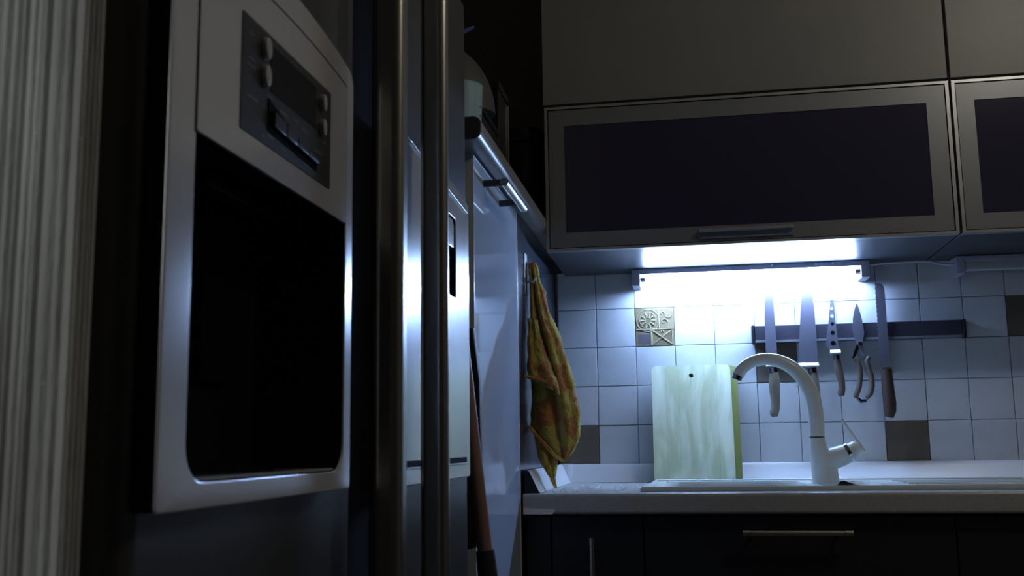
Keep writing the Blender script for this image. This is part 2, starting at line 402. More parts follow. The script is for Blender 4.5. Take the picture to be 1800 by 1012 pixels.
# handles
def bar_handle(y0, y1, xa, xb, door_):
    mb = MB()
    P = rrect(xa, xb, y0, y1, [.006, .0095, .007, .004], 6)
    mb.prism(P, 'Z', -.55, .60, .0)
    h = obj('handle', mb, K['handle'], door_, smooth=40)
    for z in (-.53, .57):
        obj('handle', MB().box(XD-.001, xa+.002, y0+.004, y1-.004, z-.02, z+.02, .003), K['handle'], door_, label='mount of the bar handle')
bar_handle(.900, .927, -.2813, -.2562, d1); bar_handle(1.080, 1.100, -.2863, -.2564, d2)
# dispenser
cav = rrect(.586, .873, -.021, .203, [.024, .024, .006, .006])
out = rrect(.552, .892, -.037, .344, [.004, .004, .012, .012], arch=.016)
obj('dispenser_frame', MB().ring(out, cav, XP-.0016, XP, .0012), K['silver'], d1, smooth=30, label='silver surround of the water dispenser')
obj('frame_base', MB().ring(rrect(.553, .891, -.036, .343, [.004, .004, .012, .012], arch=.016), rrect(.585, .874, -.022, .204, [.024, .024, .006, .006]), XD-.001, XP-.0017, .0005), K['gasket'], d1, label='dark rim behind the surround')
def loopX(pts, X, k=1.0):
    my, mz = .7295, .091
    return [(X, my+(p[0]-my)*k, mz+(p[1]-mz)*k) for p in pts]
mb = MB(); mb.loft([loopX(cav, XP-.003, .998), loopX(cav, XP-.05, .985), loopX(cav, XP-.076, .95)], cap=False)
bk = [mb.bm.verts.new(p) for p in loopX(cav, XP-.076, .95)]; mb.bm.faces.new(bk)
obj('dispenser_recess', mb, K['cavity'], d1)
obj('drip_tray', MB().box(XP-.0725, XP-.0035, .604, .860, -.0206, -.0185, .0008), K['tray'], d1)
mb = MB()
for k in range(6): mb.box(XP-.066+.009*k, XP-.063+.009*k, .63, .83, -.0186, -.0181)
obj('drip_tray', mb, K['cavity'], d1, label='slots of the drip tray')
mb = MB().box(XP-.068, XP-.035, .67, .79, .186, .197, .003)
for a in range(5):
    for b in range(7): mb.box(XP-.064+.005*a, XP-.061+.005*a, .677+.015*b, .687+.015*b, .184, .187)
obj('outlet', mb, K['cavity'], d1)
obj('paddle', MB().box(XP-.0745, XP-.070, .74, .79, .05, .15, .002), K['gasket'], d1)
# control flap
obj('seam', MB().prism(rrect(.5832, .8720, .1962, .3272, .002, arch=.008), 'X', XP-.001, XP+.0003), K['gasket'], d1)
obj('control_flap', MB().prism(rrect(.585, .870, .198, .325, .002, arch=.008), 'X', XP-.001, XP+.0008, .0004), K['silver'], d1, smooth=30)
obj('control_panel', MB().prism(rrect(.646, .8265, .2185, .304, .0015), 'X', XP+.0005, XP+.0015), K['ctrl'], d1)
obj('display', MB().prism(rrect(.695, .790, .2612, .297, .0008), 'X', XP+.001, XP+.0019), K['screen'], d1)
for (y, z, r) in ((.6835, .2895, .0088), (.6835, .2685, .0088), (.803, .2875, .0075), (.803, .2660, .0075)):
    c = .0026
    mb = MB()
    n = 20
    mb.loft([[(XP+h, y+r*q*.62*math.cos(2*PI*k/n), z+r*q*math.sin(2*PI*k/n)) for k in range(n)] for h, q in ((.0015, 1), (.004, 1), (.0055, .9), (.006, .6), (.0061, .02))])
    obj('button', mb, K['key'], d1)
obj('key_tray', MB().prism([(.692, .2300), (.792, .2255), (.792, .2310), (.692, .2545)], 'X', XP+.0015, XP+.0024), K['gasket'], d1)
for k in range(4):
    y = .6965+.0235*k; z = .234-.001*k
    obj('key', MB().prism([(y, z), (y+.022, z-.001), (y+.022, z+.0095-.0022*k), (y, z+.012-.0022*k)], 'X', XP+.002, XP+.006, .0012), K['ctrl'], d1)
mb = MB()
for (y, z, w) in ((.661, .2925, .008), (.662, .2735, .012), (.662, .2685, .014), (.664, .2455, .018), (.695, .2565, .012), (.700, .2520, .010), (.722, .2525, .016), (.747, .2545, .009), (.765, .2520, .014), (.697, .2265, .012), (.722, .2245, .010), (.812, .2760, .006), (.812, .2555, .007), (.797, .2430, .018), (.770, .2245, .010), (.684, .2235, .008)):
    mb.box(XP+.0015, XP+.0017, y-w/2, y+w/2, z-.0009, z+.0009)
o = obj('lettering', mb, K['print_'], d1, label='tiny illegible light legends'); o['kind'] = 'stuff'
# home bar on the second door
hb_in = rrect(1.158, 1.322, .192, .298, .006)
hb_out = rrect(1.066, 1.402, -.043, .334, [.004, .004, .004, .012], arch=.012)
mb = MB().ring(hb_out, hb_in, XP-.0016, XP, .0012)
obj('frame_base', MB().ring(rrect(1.067, 1.401, -.042, .333, [.004, .004, .004, .012], arch=.012), rrect(1.157, 1.323, .191, .299, .006), XD-.001, XP-.0017, .0005), K['gasket'], d2, label='dark rim behind the hatch panel')
obj('home_bar_frame', mb, K['silver'], d2, smooth=30, label='silver panel of the drinks hatch')
mb = MB().loft([[(XP-.002, a, b) for a, b in hb_in], [(XP-.0142, a, b) for a, b in hb_in]], cap=False)
mb.bm.faces.new([mb.bm.verts.new((XP-.0142, a, b)) for a, b in hb_in])
obj('grip_recess', mb, K['gasket'], d2)
obj('grip_lever', MB().prism([(1.160, .258), (1.320, .258), (1.320, .290), (1.312, .297), (1.160, .297)], 'X', XP-.0105, XP-.0022, .002), K['silver'], d2)
obj('seam', MB().prism([(1.072, .3385), (1.386, .3200), (1.386, .3222), (1.072, .3407)], 'X', XP-.001, XP+.0022, .0006), K['chrome'], d2, label='bright upper edge line')
obj('seam', MB().box(XP-.0010, XP+.0006, 1.072, 1.379, -.0235, -.0165), K['gasket'], d2, label='dark gap under the hatch')
obj('sill', MB().box(XP-.001, XP+.0025, 1.072, 1.382, -.0255, -.0237, .0006), K['lip'], d2)

# ------------------------------------------------------------------ tall unit with gloss door
XF = -.339
tu = thing('tall_cabinet', 'half-height kitchen unit with glossy pale blue door right of the fridge', 'cabinet', (-.65, 2.14, FZ))
obj('body', MB().box(-1.0, XF-.018, 1.62, 2.662, FZ+.1, .4775), K['unitgrey'], tu)
obj('plinth', MB().box(-.95, XF-.06, 1.63, 2.66, FZ+.001, FZ+.099), K['black'], tu)
dd = obj('door', MB().box(XF-.017, XF, 1.622, 2.052, FZ+.11, .474, .0015), K['glossdoor'], tu)
obj('edge_trim', MB().box(XF-.017, XF+.0012, 1.6195, 1.6225, FZ+.11, .474, .0008), K['upstand'], dd)
obj('edge_trim', MB().box(XF-.017, XF+.0012, 2.0515, 2.0555, FZ+.11, .474, .0008), K['upstand'], dd)
obj('edge_trim', MB().box(XF-.017, XF+.0012, 1.6225, 2.0515, .4715, .4745, .0008), K['lip'], dd)
hz = .447
obj('handle', MB().cyl((-.3015, 1.705, hz), (-.3015, 1.915, hz), .0075, 20), K['bar'], dd)
for y in (1.712, 1.865): obj('handle', MB().cyl((XF-.001, y, hz), (-.300, y, hz), .0062, 16), K['unitgrey'], dd, label='dark standoff of the bar handle')
obj('filler_panel', MB().box(XF-.017, XF-.001, 2.058, 2.662, FZ+.1, .4765, .001), K['filler'], tu)
tp = MB(); P = rrect(-1.0, -.311, .4795, .5165, [.004, .012, .012, .004], 5)
tp = MB().prism(P, 'Y', 1.553, 2.662)
ut = obj('unit_top', tp, K['slab'], None); tag(ut, 'grey rounded-edge top slab over the pale blue tall unit', 'worktop')
obj('end_cap', MB().prism(rrect(-1.0, -.3115, .480, .516, [.004, .012, .012, .004], 5), 'Y', 1.5505, 1.5528), K['slabend'], ut)
# things on it
TZ = .5168
j = thing('measuring_jug', 'pale blue plastic measuring jug on the tall unit beside the fridge', 'jug', (-.379, 1.70, TZ))
mb = MB().lathe(-.379, 1.70, [(.036, TZ), (.0375, TZ+.004), (.0415, TZ+.100), (.0425, TZ+.103), (.040, TZ+.103), (.036, TZ+.01), (.0005, TZ+.008)], 32)
obj('vessel', mb, K['jug'], j)
mb = MB()
for k in range(4): mb.box(-.3405, -.3392, 1.69, 1.70-.003*(k % 2), TZ+.03+.016*k, TZ+.0315+.016*k)
obj('scale_mark', mb, K['print_'], j)
obj('handle', MB().tube([(-.418, 1.70, TZ+.09), (-.445, 1.70, TZ+.085), (-.45, 1.70, TZ+.05), (-.417, 1.70, TZ+.02)], .005, 10), K['jug'], j)
ba = thing('bread_box', 'long low black box on the tall unit under the grey domed cover', 'box', (-.48, 1.83, TZ))
obj('body', MB().box(-.62, -.347, 1.752, 1.905, TZ, TZ+.070, .004), K['black'], ba)
obj('lid', MB().box(-.622, -.345, 1.750, 1.907, TZ+.0705, TZ+.082, .003), K['black'], ba)
CZ0 = TZ+.0825
ap = thing('domed_cover', 'dark grey domed cover resting on the long black box', 'cover', (-.47, 1.828, CZ0))
obj('rim', MB().lathe(-.47, 1.828, [(.070, CZ0), (.074, CZ0+.004), (.074, CZ0+.010), (.06, CZ0+.012)], 36), K['black'], ap)
mb = MB()
L = []
for k in range(15):
    a = .5*PI*k/14
    r = .132*math.cos(a)+.001; z = CZ0+.012+.150*math.sin(a)
    n_ = 40
    L.append([(-.47+r*.98*math.cos(2*PI*q/n_)*(1+.012*math.sin(6*PI*q/n_)), 1.828+r*.58*math.sin(2*PI*q/n_), z) for q in range(n_)])
mb.loft(L); obj('dome', mb, K['greydome'], ap, smooth=60)
bx = thing('black_box', 'upright black box with a metal corner strip, behind the domed cover', 'box', (-.45, 1.965, TZ))
obj('body', MB().box(-.55, -.347, 1.912, 2.012, TZ, TZ+.172, .004), K['black'], bx)
obj('lid', MB().box(-.553, -.345, 1.910, 2.014, TZ+.1725, TZ+.190, .004), K['black'], bx)
obj('corner_strip', MB().box(-.3468, -.3445, 2.006, 2.0135, TZ+.004, TZ+.168, .001), K['handle'], bx)
sp = obj('spatula', MB().tube([(-.460, 1.732, TZ+.0), (-.445, 1.732, TZ+.16), (-.405, 1.732, TZ+.208), (-.358, 1.732, TZ+.226)], [.005, .005, .006, .003], 10, flat=.5), K['blue'])
tag(sp, 'blue plastic scoop standing behind the jug, only its tip showing past the fridge', 'scoop')
cn = thing('canister', 'tall dark canister on the tall unit against the back wall', 'canister', (-.375, 2.42, TZ))
obj('body', MB().lathe(-.375, 2.42, [(.045, TZ), (.047, TZ+.004), (.047, TZ+.20), (.043, TZ+.205)], 28), K['black'], cn)
obj('lid', MB().lathe(-.375, 2.42, [(.049, TZ+.2055), (.049, TZ+.235), (.046, TZ+.24), (.001, TZ+.241)], 28), K['black'], cn)

# ------------------------------------------------------------------ broom and dustpan in the gap
br = thing('broom', 'broom with orange-brown stick and dark socket leaning in the gap beside the fridge', 'broom', (-.27, 1.535, FZ))
bt, bb = Vector((-.372, 1.54, .45)), Vector((-.3055, 1.528, -.155))
dr = (bb-bt).normalized()
obj('stick', MB().tube([bt, bt+dr*.3, bb], [.0095, .0105, .0112], 16), K['broom'], br)
obj('socket', MB().tube([bb-dr*.001, bb+dr*.015, bb+dr*.20], [.0135, .0145, .016], 16), K['rubber'], br)
e = bb+dr*.20
obj('head', MB().box(e.x-.03, e.x+.03, e.y-.025, e.y+.025, e.z-.035, e.z+.004, .008), K['rubber'], br)
mb = MB()
for k in range(60):
    x, y = e.x+random.uniform(-.027, .027), e.y+random.uniform(-.022, .022)
    mb.tube([(x, y, e.z-.034), (x+random.uniform(-.006, .006), y+random.uniform(-.006, .006), FZ+.001)], .0016, 4)
o = obj('bristles', mb, K['broom'], br); o['kind'] = 'stuff'
dp_ = thing('dustpan', 'dark dustpan hanging in the gap behind the broom stick', 'dustpan', (-.36, 1.575, -.2))
mb = MB().prism([(-.395, -.17), (-.330, -.155), (-.318, -.12), (-.322, .10), (-.33, .18), (-.395, .18)], 'Y', 1.572, 1.590, .004)
obj('pan', mb, K['rubber'], dp_)
obj('handle', MB().tube([(-.36, 1.581, .17), (-.365, 1.581, .32)], [.012, .009], 12), K['rubber'], dp_)

# ------------------------------------------------------------------ upper cabinets
UY, UB, UT = 2.300, .4325, .7745
def upper_low(x0, x1, label, handle):
    t = thing('wall_cabinet', label, 'cabinet', ((x0+x1)/2, 2.48, UB), 'flip-up wall cabinets with smoked glass')
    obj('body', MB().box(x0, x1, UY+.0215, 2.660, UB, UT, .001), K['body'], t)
    w = .046
    fo = [(x0+.001, UB), (x1-.001, UB), (x1-.001, UT-.001), (x0+.001, UT-.001)]
    def ringY(o_, i_, ya, yb):
        mb = MB(); mb.loft([[(p[0], ya, p[1]) for p in o_], [(p[0], yb, p[1]) for p in o_], [(p[0], yb, p[1]) for p in i_], [(p[0], ya, p[1]) for p in i_], [(p[0], ya, p[1]) for p in o_]], cap=False); return mb
    pin = [(x0+w, UB+.0425), (x1-w-.003, UB+.0425), (x1-w-.003, UT-.0475), (x0+w, UT-.0475)]
    fin = [(p[0]+(.007 if k in (0, 3) else -.007), p[1]+(.006 if k < 2 else -.006)) for k, p in enumerate(fo)]
    dr_ = obj('door', ringY(fo, pin, UY+.021, UY+.0015), K['alu'], t, smooth=0)
    obj('frame_lip', ringY(fo, fin, UY+.004, UY-.001), K['lip'], dr_, smooth=0)
    obj('frame_groove', ringY(fin, [(p[0]+(.002 if k in (0, 3) else -.002), p[1]+(.002 if k < 2 else -.002)) for k, p in enumerate(fin)], UY+.004, UY+.0008), K['gasket'], dr_, smooth=0)
    obj('pane', MB().box(pin[0][0], pin[1][0], UY+.0035, UY+.010, pin[0][1], pin[2][1]), K['pane'], dr_, smooth=0)
    if handle:
        mb = MB().prism([(UY-.0165, .4600), (UY-.0165, .4655), (UY-.014, .4668), (UY+.0012, .4668), (UY+.0012, .4600)], 'X', .034, .238, .0006)
        obj('handle', mb, K['lip'], dr_)
        obj('handle', MB().box(.034, .238, UY-.0035, UY+.0012, .446, .4598, .0005), K['alu'], dr_, label='flat back plate of the lip handle')
    return t
upper_low(-.311, .5835, 'wide smoked-glass wall cabinet with silver frame over the lit lamp', True)
upper_low(.5875, 1.482, 'smoked-glass wall cabinet cut by the right edge of the photo', False)
def upper_high(x0, x1, label):
    t = thing('top_cabinet', label, 'cabinet', ((x0+x1)/2, 2.48, UT+.003), 'plain top cabinets')
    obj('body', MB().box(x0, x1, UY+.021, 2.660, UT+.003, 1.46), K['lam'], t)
    obj('door', MB().box(x0+.0012, x1-.0012, UY+.001, UY+.0195, UT+.0055, 1.455, .0012), K['lam'], t)
upper_high(-.314, .5835, 'plain beige top cabinet over the wide smoked-glass one')
upper_high(.5875, 1.482, 'plain beige top cabinet at the upper right corner')

# ------------------------------------------------------------------ lamps under the cabinets
def strip_lamp(x0, x1, lit, label):
    y = 2.60; t = thing('strip_lamp', label, 'lamp', ((x0+x1)/2, y, UB-.04), 'strip lamps under the wall cabinets')
    obj('housing', MB().box(x0+.01, x1-.01, y-.0115, y+.0115, UB-.0145, UB-.0008, .002), K['lamp'], t)
    for a in (x0, x1-.021):
        obj('end_cap', MB().box(a, a+.021, y-.0125, y+.062, UB-.043, UB-.0006, .002), K['lamp'], t)
    for k in (.42, .60, .67):
        x = x0+(x1-x0)*(k+.18); obj('screw', MB().cyl((x, y-.0125, UB-.006), (x, y-.0105, UB-.006), .0032, 10), K['chrome'], t)
    if lit:
        obj('tube', MB().cyl((x0+.034, y, UB-.026), (x1-.034, y, UB-.026), .0078, 20), K['tube'], t, label='glowing fluorescent tube')
        for a, b in ((x0+.021, x0+.0335), (x1-.0335, x1-.021)): obj('tube_socket', MB().cyl((a, y, UB-.026), (b, y, UB-.026), .0068, 16), K['bar'], t)
    else:
        obj('diffuser', MB().box(x0+.0215, x1-.0215, y-.010, y+.010, UB-.036, UB-.0125, .004), K['diffuser'], t, label='unlit clear diffuser')
    return t
strip_lamp(-.134, .443, True, 'lit fluorescent strip lamp under the wide wall cabinet')
strip_lamp(.641, 1.218, False, 'unlit strip lamp under the right wall cabinet')
cb = obj('lamp_cable', MB().tube([(.4445, 2.60, UB-.012), (.47, 2.605, UB-.008), (.53, 2.61, UB-.006), (.585, 2.61, UB-.007), (.605, 2.605, UB-.014), (.625, 2.60, UB-.0185), (.6395, 2.60, UB-.0185)], .0026, 8), K['cable'])
tag(cb, 'thin pale cable linking the lit and the unlit strip lamp', 'cable')

# ------------------------------------------------------------------ worktop, upstand
CT = -.0985
wm = MB()
wm.prism(rrect(2.06, 2.160, CT-.040, CT, [.006, .0003, .0003, .006], 4), 'X', -.3345, 1.6)
wm.prism([(2.505, CT-.040), (2.664, CT-.040), (2.664, CT), (2.505, CT)], 'X', -.3345, 1.6)
for a, b in ((-.3345, -.067), (.240, .257), (.400, 1.6)): wm.box(a, b, 2.160, 2.505, CT-.040, CT)
wt = obj('worktop', wm, K['counter'], None, smooth=40)
tag(wt, 'grey kitchen worktop with rounded front edge under the sink', 'worktop')
obj('edge_strip', MB().prism([(-.334, CT-.0395), (-.276, CT-.0395), (-.270, CT-.0305), (-.30, CT-.029), (-.334, CT-.027)], 'Y', 2.0575, 2.0602), K['upstand'], wt, label='loose pale strip of edging')
def cove(k=1.0): return [(0, 0), (.030, 0), (.0265, .004), (.012, .036), (.0085, .0425), (.006, .0445), (0, .0445)]
us = thing('upstand', 'pale plastic upstand strip along the worktop below the tiles', 'upstand', (.6, 2.65, CT))
obj('strip', MB().prism([(2.6612-a, CT+.0006+b) for a, b in cove()], 'X', -.313, 1.6), K['upstand'], us)
obj('strip', MB().prism([(-.3335+a, CT+.0006+b) for a, b in cove()], 'Y', 2.085, 2.634), K['upstand'], us)
obj('corner_piece', MB().prism([(-.3338, 2.6612), (-.3338, 2.632), (-.3105, 2.632), (-.301, 2.641), (-.301, 2.6612)], 'Z', CT+.0006, CT+.0462, .002), K['upstand'], us)
obj('end_cap', MB().prism([(-.3342+a*1.05, CT+.0006+b) for a, b in cove()], 'Y', 2.0815, 2.0848), K['black'], us, label='open dark end of the left strip')

# ------------------------------------------------------------------ lower cabinets
def lower(x0, x1, label, front, hv):
    t = thing('base_cabinet', label, 'cabinet', ((x0+x1)/2, 2.37, FZ), 'black base cabinets')
    if hv == 2:
        bm_ = MB().box(x0, x0+.018, 2.104, 2.660, FZ+.1, CT-.0415).box(x1-.018, x1, 2.104, 2.660, FZ+.1, CT-.0415).box(x0+.018, x1-.018, 2.640, 2.660, FZ+.1, CT-.0415).box(x0+.018, x1-.018, 2.104, 2.64, FZ+.1, FZ+.118)
        obj('body', bm_, K['unitgrey'], t, smooth=0)
    else: obj('body', MB().box(x0, x1, 2.104, 2.660, FZ+.1, CT-.0415), K['unitgrey'], t)
    obj('plinth', MB().box(x0, x1, 2.14, 2.15, FZ+.001, FZ+.099), K['black'], t)
    for kind, a, b, z0, z1, h in front:
        f = obj(kind, MB().box(a+.0015, b-.0015, 2.084, 2.103, z0, z1, .0012), K['blackgloss'], t)
        if h:
            ori, hx0, hx1, hz0, hz1 = h
            if ori == 'h':
                pa, pb = (hx0, 2.052, hz0), (hx1, 2.052, hz0); d = Vector((1, 0, 0))
            else:
                pa, pb = (hx0, 2.052, hz0), (hx0, 2.052, hz1); d = Vector((0, 0, -1))
            pa, pb = Vector(pa), Vector(pb)
            obj('handle', MB().cyl(pa+d*.016, pb-d*.016, .0058, 16), K['bar'], f)
            for q, r in ((pa, pa+d*.0155), (pb-d*.0155, pb)): obj('handle', MB().cyl(q, r, .0062, 16), K['bar'], f, label='end cap of the bar handle')
            for q in (pa+d*.022, pb-d*.022): obj('handle', MB().cyl(q, q+Vector((0, .0325, 0)), .004, 12), K['bar'], f, label='post of the bar handle')
DT = CT-.046
lower(-.334, -.1005, 'narrow black base cabinet with a vertical bar handle, at the left end',
      [('filler_strip', -.334, -.282, FZ+.11, DT, None), ('door', -.282, -.100, FZ+.11, DT, ('v', -.199, 0, -.183, -.37))], 1)
lower(-.0995, .4795, 'wide black base cabinet under the faucet with a horizontal drawer bar',
      [('drawer', -.0995, .48, -.46, DT, ('h', .0885, .2905, -.1735, 0)), ('drawer', -.0995, .48, FZ+.11, -.463, ('h', .0885, .2905, -.50, 0))], 2)
lower(.4805, 1.08, 'black base cabinet below the drainboard at the right edge', [('door', .4805, 1.08, FZ+.11, DT, ('v', 1.02, 0, -.2, -.38))], 1)

# ------------------------------------------------------------------ sink
SZ0, SZ = CT+.0006, CT+.0055
sk = thing('sink', 'cream composite double sink with drainboard set on the worktop', 'sink', (.45, 2.33, CT))
mb = MB()
o_ = [(-.100, 2.135), (.90, 2.135), (.985, 2.20), (.985, 2.30), (.86, 2.46), (.70, 2.535), (-.088, 2.535)]
def bowl(pts, outer_top): pass
# deck built as a plate with two openings: strips around them
X = [-.062, .235, .262, .395]; Yb = [2.165, 2.50]
def plate(mb, pts): mb.prism(pts, 'Z', SZ0, SZ)
deck = MB()
deck.prism([(-.106, 2.130), (.92, 2.130), (.985, 2.165), (.985, 2.1651), (-.104, 2.1651)], 'Z', SZ0, SZ)
deck.prism([(-.104, 2.165), (X[0], 2.165), (X[0], 2.50), (-.092, 2.50)], 'Z', SZ0, SZ)
deck.prism([(X[1], 2.165), (X[2], 2.165), (X[2], 2.50), (X[1], 2.50)], 'Z', SZ0, SZ)
deck.prism([(X[3], 2.165), (.985, 2.165), (.985, 2.27), (.83, 2.50), (X[3], 2.50)], 'Z', SZ0, SZ)
deck.prism([(-.092, 2.50), (.83, 2.50), (.66, 2.545), (-.087, 2.545)], 'Z', SZ0, SZ)
obj('deck', deck, K['sink'], sk, smooth=0)
def rim(mb, pts, h=.0016, r=.004):
    mb.tube([(a, b, SZ) for a, b in pts], r, 8, flat=.45)
rm = MB(); rim(rm, [(-.104, 2.133), (.92, 2.133)]); rim(rm, [(-.102, 2.133), (-.087, 2.543)]); rim(rm, [(-.087, 2.543), (.66, 2.543), (.83, 2.50), (.983, 2.27), (.983, 2.167), (.92, 2.133)])
obj('raised_rim', rm, K['sink'], sk)
for a, b in ((X[0], X[1]), (X[2], X[3])):
    L = []
    for z, q in ((SZ-.0002, 0), (SZ-.008, .003), (SZ-.06, .012), (SZ-.15, .03), (SZ-.158, .05)):
        L.append([(p[0], p[1], z) for p in rrect(a+q, b-q, 2.165+q, 2.50-q, .03, 4)])
    mb = MB(); mb.loft(L, cap=False); vs_ = [mb.bm.verts.new(p) for p in L[-1]]; mb.bm.faces.new(vs_)
    obj('bowl', mb, K['sink'], sk)
mb = MB()
for k in range(5):
    y = 2.22+.06*k; mb.box(.44, .86-.05*max(0, k-2), y, y+.012, SZ, SZ+.0022, .001)
obj('drain_ridge', mb, K['sink'], sk)

# ------------------------------------------------------------------ faucet
FY = 2.35
fa = thing('faucet', 'cream swan-neck mixer faucet standing between the sink bowls', 'faucet', (.28, FY, SZ))
def fp(x, y): return px(x, y, FY)
b0, b1 = fp(1451, 852), fp(1436, 768)
cx = fp(1450, 850).x
base = MB()
base.tube([Vector((fp(1452, 845).x, FY, SZ+.0005)), Vector((fp(1452, 845).x, FY, SZ+.003)), fp(1449, 825), fp(1443, 800), fp(1438, 785), fp(1436.4, 769)], [.0285, .0285, .0275, .0235, .0195, .0170], 28)
base.tube([fp(1444, 822), fp(1462, 806), fp(1478, 801), fp(1490, 796)], [.026, .0245, .0225, .0205], 24)
obj('body', base, K['faucet'], fa)
cl = [(1436, 766.6, 25.5), (1435, 745, 25.5), (1433, 722, 25.5), (1429.5, 702, 25.5), (1424, 686, 25.5), (1416, 671, 25), (1406, 658.5, 24), (1394, 647, 23.5), (1381, 639, 23), (1368, 634, 22), (1354, 631, 21), (1340, 631, 20.5), (1326, 634, 20), (1316, 638.5, 20), (1307.5, 644.5, 20), (1301, 651.5, 20.5), (1297.5, 659.5, 20.5)]
obj('spout', MB().tube([fp(a, b) for a, b, c in cl], [c/2*FY/1785 for a, b, c in cl], 24), K['faucet'], fa)
obj('ring', MB().tube([fp(1436.4, 769.5), fp(1436, 766)], [.0160, .0160], 20), K['darkchrome'], fa, label='dark joint under the spout')
obj('aerator', MB().tube([fp(1297.5, 658), fp(1294.5, 667.5)], [.0118, .0108], 18), K['darkchrome'], fa)
obj('ring', MB().tube([fp(1488.5, 796.7), fp(1494, 794)], [.0222, .0222], 24), K['chrome'], fa)
lv = obj('lever', MB().tube([fp(1494, 794), fp(1505, 788), fp(1512, 784)], [.019, .0175, .012], 20), K['faucet'], fa)
obj('lever_arm', MB().tube([fp(1478.5, 736), fp(1490, 752), fp(1507, 775), fp(1520, 793)], [.0034, .0030, .0034, .0030], 12), K['faucet'], lv)
dk = thing('waste_knob', 'small dark chrome waste lever on the sink beside the faucet base', 'knob', (.30, 2.15, SZ))
q0 = [px(a, b, 2.15) for a, b in ((1470, 856), (1476, 844.5), (1482, 843.5), (1494, 849), (1512, 857))]
obj('lever', MB().prism([(p.x, max(p.z, SZ+.0035)) for p in q0], 'Y', 2.138, 2.160, .0012), K['darkchrome'], dk)
obj('base', MB().box(q0[0].x-.003, q0[-1].x+.002, 2.136, 2.162, SZ+.0003, SZ+.0033, .001), K['chrome'], dk)

# ------------------------------------------------------------------ cutting boards
def board(name, label, m, xs, z1, yb, yt, th, hole, seam=None):
    z0 = CT+.0008; n = 10
    r = .012; P = rrect(xs[0], xs[1], 0, z1-z0, [.004, .004, r, r], 4)
    mb = MB()
    if hole:
        hx, hz, hr = hole; hz -= z0
        H = []
        c = Vector((hx, hz))
        for p in P:
            d = (Vector(p)-c).normalized(); H.append((hx+d.x*hr, hz+d.y*hr))
        def L(pts, y): return [(a, y, b) for a, b in pts]
        mb.loft([L(H, 0), L(P, 0), L(P, th), L(H, th), L(H, 0)], cap=False)
        outer = [e for e in mb.bm.edges if all(v.co.y in (0.0, th) for v in e.verts)]
    else:
        mb.prism(P, 'Y', 0, th, .003)
    a = math.atan2(yt-yb, z1-z0)
    bmesh.ops.rotate(mb.bm, verts=mb.bm.verts, cent=(0, 0, 0), matrix=Matrix.Rotation(-a, 3, 'X'))
    bmesh.ops.translate(mb.bm, verts=mb.bm.verts, vec=(0, yb, z0+th*math.sin(a)*0))
    zm = min(v.co.z for v in mb.bm.verts); bmesh.ops.translate(mb.bm, verts=mb.bm.verts, vec=(0, 0, z0-zm))
    o = obj(name, mb, m, None, smooth=30); tag(o, label, 'cutting board')
    return o
board('cutting_board', 'pale wooden cutting board with a hanging hole leaning on the tiles', K['board'], (-.093, .1005), .193, 2.560, 2.628, .016, (.0045, .1665, .0058))
board('cutting_board', 'narrow-looking greenish board behind the pale one, showing at its right side', K['board2'], (-.06, .1180), .193, 2.580, 2.646, .012, None)

# ------------------------------------------------------------------ knife rail and blades
MY = 2.640
mr = thing('magnet_rail', 'dark magnetic knife rail fixed to the tiles', 'rail', (.41, 2.65, .24))
obj('bar', MB().box(.166, .658, MY+.002, 2.6618, .2415, .2845, .002), K['magnet'], mr)
obj('lower_edge', MB().box(.166, .658, MY, MY+.0025, .2415, .2475, .0008), K['alu'], mr, label='lighter lower lip')
for a in (.158, .6585): obj('end_cap', MB().box(a, a+.0075, MY-.001, 2.6618, .240, .286, .002), K['magnet_end'], mr)
KY = 2.6352
def pxz(pts): return [((p := px(a, b, KY)).x, p.z) for a, b in pts]
def blade(pts, parent, bevel=.0008, th=.0022, y=KY): return obj('blade', MB().prism(pxz(pts), 'Y', y-th/2, y+th/2), K['knife'], parent, smooth=20)
def grip(pts, wid, m, parent, name='handle'):
    P = [px(a, b, KY) for a, b in pts]; return obj(name, MB().tube(P, [w/2*KY/1785 for w in wid], 14, flat=.7), m, parent)
G = 'knives and scissors on the magnetic rail'
def base(pts): p = px(*pts, KY); return (p.x, KY, p.z)
k1 = thing('kitchen_knife', 'leftmost knife on the rail with light curved wooden handle, seen through the faucet arch', 'knife', base((1362, 730)), G)
blade([(1347, 641), (1344, 560), (1344.5, 530), (1347, 505), (1352, 488), (1357, 510), (1360, 535), (1364, 590), (1367, 641)], k1)
zb = px(1346.5, 644, KY).z
obj('bolster', MB().prism([(KY+.006, zb-.001), (KY-.0085, zb-.001), (KY-.0095, zb+.0015), (KY-.0012, zb+.0085), (KY+.006, zb+.0085)], 'X', px(1346.5, 644, KY).x, px(1368, 644, KY).x, .0008), K['bolster'], k1)
obj('collar', MB().tube([px(1358, 646, KY), px(1359.5, 655, KY)], [.0125, .0115], 14, flat=.6), K['darkchrome'], k1)
grip([(1360.5, 654), (1361, 668), (1362, 690), (1363.5, 708), (1363, 718), (1360, 728), (1356, 731)], [14, 19, 17, 14, 14, 15, 6], K['wood_l'], k1)
k2 = thing('chef_knife', 'broad-bladed chef knife half behind the faucet neck', 'knife', base((1437, 690)), G)
blade([(1404, 641), (1405, 600), (1407, 550), (1409, 520), (1414, 495), (1420, 484), (1427, 510), (1431, 540), (1435, 590), (1438, 641)], k2)
zb = px(1403.5, 644, KY).z
obj('bolster', MB().prism([(KY+.006, zb-.001), (KY-.0085, zb-.001), (KY-.0095, zb+.0015), (KY-.0012, zb+.0085), (KY+.006, zb+.0085)], 'X', px(1403.5, 644, KY).x, px(1439, 644, KY).x, .0008), K['bolster'], k2)
obj('collar', MB().tube([px(1427, 646, KY), px(1429, 656, KY)], [.011, .010], 14, flat=.6), K['darkchrome'], k2)
